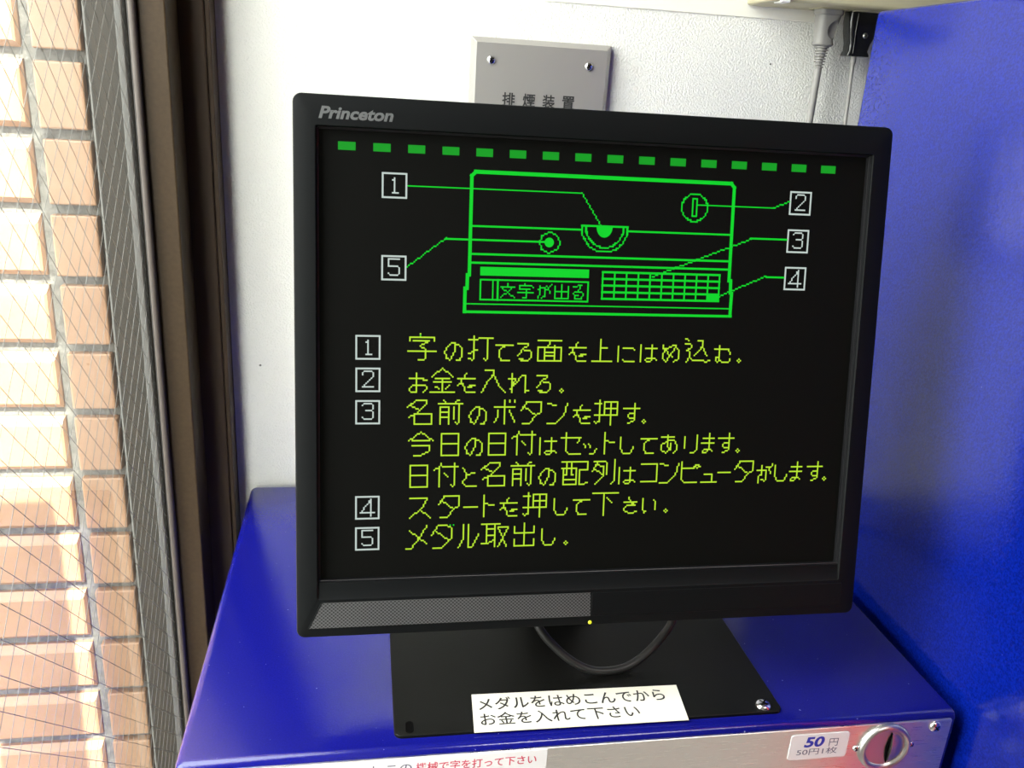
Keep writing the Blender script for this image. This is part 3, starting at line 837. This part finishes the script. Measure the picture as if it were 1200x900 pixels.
# ================================================================== sign on the wall behind the monitor
t = thing('wall_sign', 'grey metal plate with black characters screwed to the white wall', 'sign', (0.30, YB, 0.37))
bm = bmesh.new()
x0, x1, z0, z1 = 0.2368, 0.3615, 0.305, 0.4245
Lp = [[(x, y, z) for x, z in rrect(x0+g, z0+g, x1-g, z1-g, 0.0006)] for g, y in ((0.0, YB), (0.0, YB-0.006), (0.0045, YB-0.0115))]
loops(bm, Lp, False, True)
obj('sign_plate', shift(bm, t), M['sign'], t)
SYF = YB-0.0115
for x, z in ((0.2543, 0.4062), (0.3413, 0.4062), (0.2543, 0.3222), (0.3413, 0.3222)):
    screw_head('screw', L(t, (x, SYF, z)), (0, -1, 0), 0.0037, M['chrome'], t, M['black_void'])
for ch, x in zip('排煙装置', (0.2656, 0.2838, 0.3016, 0.3194)):
    lettering('lettering', ch, (x, 0.3690, x+0.0113, 0.3804), M['ink'], t, lambda u, w: L(t, (u, SYF-0.0003, w)), 0.018)

# ================================================================== power outlet box and its two plugs
t = thing('outlet_box', 'ivory plastic outlet box on the white wall above two plugs', 'outlet', (0.60, YB, 0.467))
ZS = 0.4668
obj('outlet_body', shift(bxo((0.4838, 0.318, ZS), (0.760, YB, 0.540), 0.003, 3), t), M['strip'], t, smooth=60)
obj('end_clip', shift(bxo((0.4905, 0.3165, ZS-0.0010), (0.4985, 0.332, ZS+0.012), 0.0008), t), M['clip'], t)
for x in (0.5520, 0.5850, 0.640):
    obj('socket', shift(slab_xy(bmesh.new(), x-0.0135, 0.338, x+0.0135, 0.3625, 0.003, ZS+0.0005, ZS-0.0008, 0.0003), t), M['strip'], t)

def sect(cx, cy, z, wx, wy, r): return [(x, y, z) for x, y in rrect(cx-wx/2, cy-wy/2, cx+wx/2, cy+wy/2, min(r, wx/2.02, wy/2.02), 5)]
ZP = ZS-0.0008
t = thing('power_plug', 'grey power plug with ribbed neck and thick grey cord', 'plug', (0.552, 0.350, ZP))
px, py = 0.5520, 0.350
bm = loops(bmesh.new(), [sect(px, py, ZP, 0.0225, 0.0190, 0.005), sect(px, py, ZP-0.0035, 0.0225, 0.0190, 0.005), sect(px, py, ZP-0.0045, 0.0205, 0.0170, 0.005),
    sect(px-0.0008, py, ZP-0.0120, 0.0190, 0.0160, 0.006), sect(px-0.0012, py, ZP-0.0200, 0.0175, 0.0150, 0.006), sect(px-0.0014, py, ZP-0.0250, 0.0165, 0.0140, 0.006), sect(px-0.0014, py, ZP-0.0285, 0.0185, 0.0150, 0.006), sect(px-0.0014, py, ZP-0.0300, 0.0150, 0.0130, 0.006)], True, True)
pb = obj('plug_body', shift(bm, t), M['plug_grey'], t)
bmc = bmesh.new()
bmesh.ops.create_uvsphere(bmc, u_segments=28, v_segments=18, radius=0.0088)
for v in bmc.verts: v.co = Vector((v.co.x, v.co.y*0.75, v.co.z)) + Vector(L(t, (px+0.0055, py-0.0105, ZP-0.0170)))
cut = obj('cutter', bmc, None, t)
md = pb.modifiers.new('finger_recess', 'BOOLEAN'); md.operation = 'DIFFERENCE'; md.object = cut; md.solver = 'EXACT'
bpy.context.view_layer.update()
new = bpy.data.meshes.new_from_object(pb.evaluated_get(bpy.context.evaluated_depsgraph_get()))
pb.modifiers.clear(); pb.data = new
bpy.data.objects.remove(cut)
for p in new.polygons: p.use_smooth = True
new.set_sharp_from_angle(angle=math.radians(40))
bm = bmesh.new()
prof = []
for k in range(8):
    r = 0.0064 - 0.00032*k
    z = 0.0300 + 0.0024*k
    prof += [(z, r-0.0017), (z+0.0003, r), (z+0.0011, r), (z+0.0014, r-0.0017)]
lathe(bm, (px-0.0014, py, ZP), (0, 0, -1), [(0.0295, 0)] + prof + [(0.0495, 0.0030), (0.0495, 0)], 20)
obj('ribbed_neck', shift(bm, t), M['plug_grey'], t, smooth=40)
bm = tube(bmesh.new(), [(px-0.0014, py, ZP-0.048), (px-0.0014, py, 0.33), (px-0.0010, py, 0.20), (0.5490, 0.345, 0.08), (0.540, 0.325, 0.020), (0.505, 0.285, 0.0036), (0.44, 0.265, 0.0036), (0.375, 0.250, 0.0036)], 0.0032)
obj('cord', shift(bm, t), M['plug_grey'], t, smooth=60)
for s in (-1, 1):
    obj('pin', shift(bxo((px+s*0.0064-0.0007, py-0.003, ZP-0.001), (px+s*0.0064+0.0007, py+0.003, ZP+0.010)), t), M['brass'], t)

t = thing('power_plug', 'glossy black power plug with a centre screw beside the blue cabinet', 'plug', (0.585, 0.350, ZP))
px = 0.5850
bm = loops(bmesh.new(), [sect(px, py, ZP, 0.0300, 0.0150, 0.003), sect(px, py, ZP-0.0080, 0.0298, 0.0152, 0.003), sect(px, py, ZP-0.0170, 0.0270, 0.0150, 0.003),
    sect(px-0.0010, py, ZP-0.0260, 0.0205, 0.0140, 0.003), sect(px-0.0015, py, ZP-0.0320, 0.0190, 0.0135, 0.003), sect(px-0.0015, py, ZP-0.0352, 0.0215, 0.0145, 0.002), sect(px-0.0015, py, ZP-0.0365, 0.0212, 0.0140, 0.002)], True, True)
obj('plug_body', shift(bm, t), M['plug_black'], t, smooth=40)
bm = bmesh.new()
tube(bm, [(px-0.0085, py-0.0079, ZP-0.001), (px-0.0085, py-0.0080, ZP-0.010), (px-0.0083, py-0.0078, ZP-0.018), (px-0.0075, py-0.0073, ZP-0.026), (px-0.0072, py-0.0070, ZP-0.034)], 0.0007, 10)
obj('edge_rib', shift(bm, t), M['plug_black'], t, smooth=60)
screw_head('screw', L(t, (px+0.0015, py-0.0074, ZP-0.0190)), (0, -1, 0), 0.0024, M['satin'], t, M['black_void'])
bm = tube(bmesh.new(), [(px-0.0015, py, ZP-0.035), (px-0.0013, py, ZP-0.048), (px+0.0010, py, 0.38), (px+0.0040, py, 0.30), (px+0.004, py, 0.0), (px+0.004, py, -0.5), (px+0.004, py, ZF+0.003), (px+0.09, py, ZF+0.003)], 0.0016)
obj('cord', shift(bm, t), M['plug_grey'], t, smooth=60)
bm = lathe(bmesh.new(), (px-0.0015, py, ZP-0.0360), (0, 0, -1), [(0, 0), (0, 0.0024), (0.0050, 0.0024), (0.0075, 0.0018), (0.0075, 0)], 16)
obj('cord_ferrule', shift(bm, t), M['plug_grey'], t, smooth=50)
for s in (-1, 1):
    obj('pin', shift(bxo((px+s*0.0064-0.0007, py-0.003, ZP-0.001), (px+s*0.0064+0.0007, py+0.003, ZP+0.010)), t), M['brass'], t)

# housing added around the unseen floor fill lamp
t = thing('floor_fill_lamp', 'added white fill lamp on the ceiling behind the camera', 'lamp', (0.9, -1.1, ZC))
obj('lamp_housing', shift(bxo((0.28, -1.26, 1.672), (1.52, -0.94, ZC), 0.004), t), M['clip'], t)
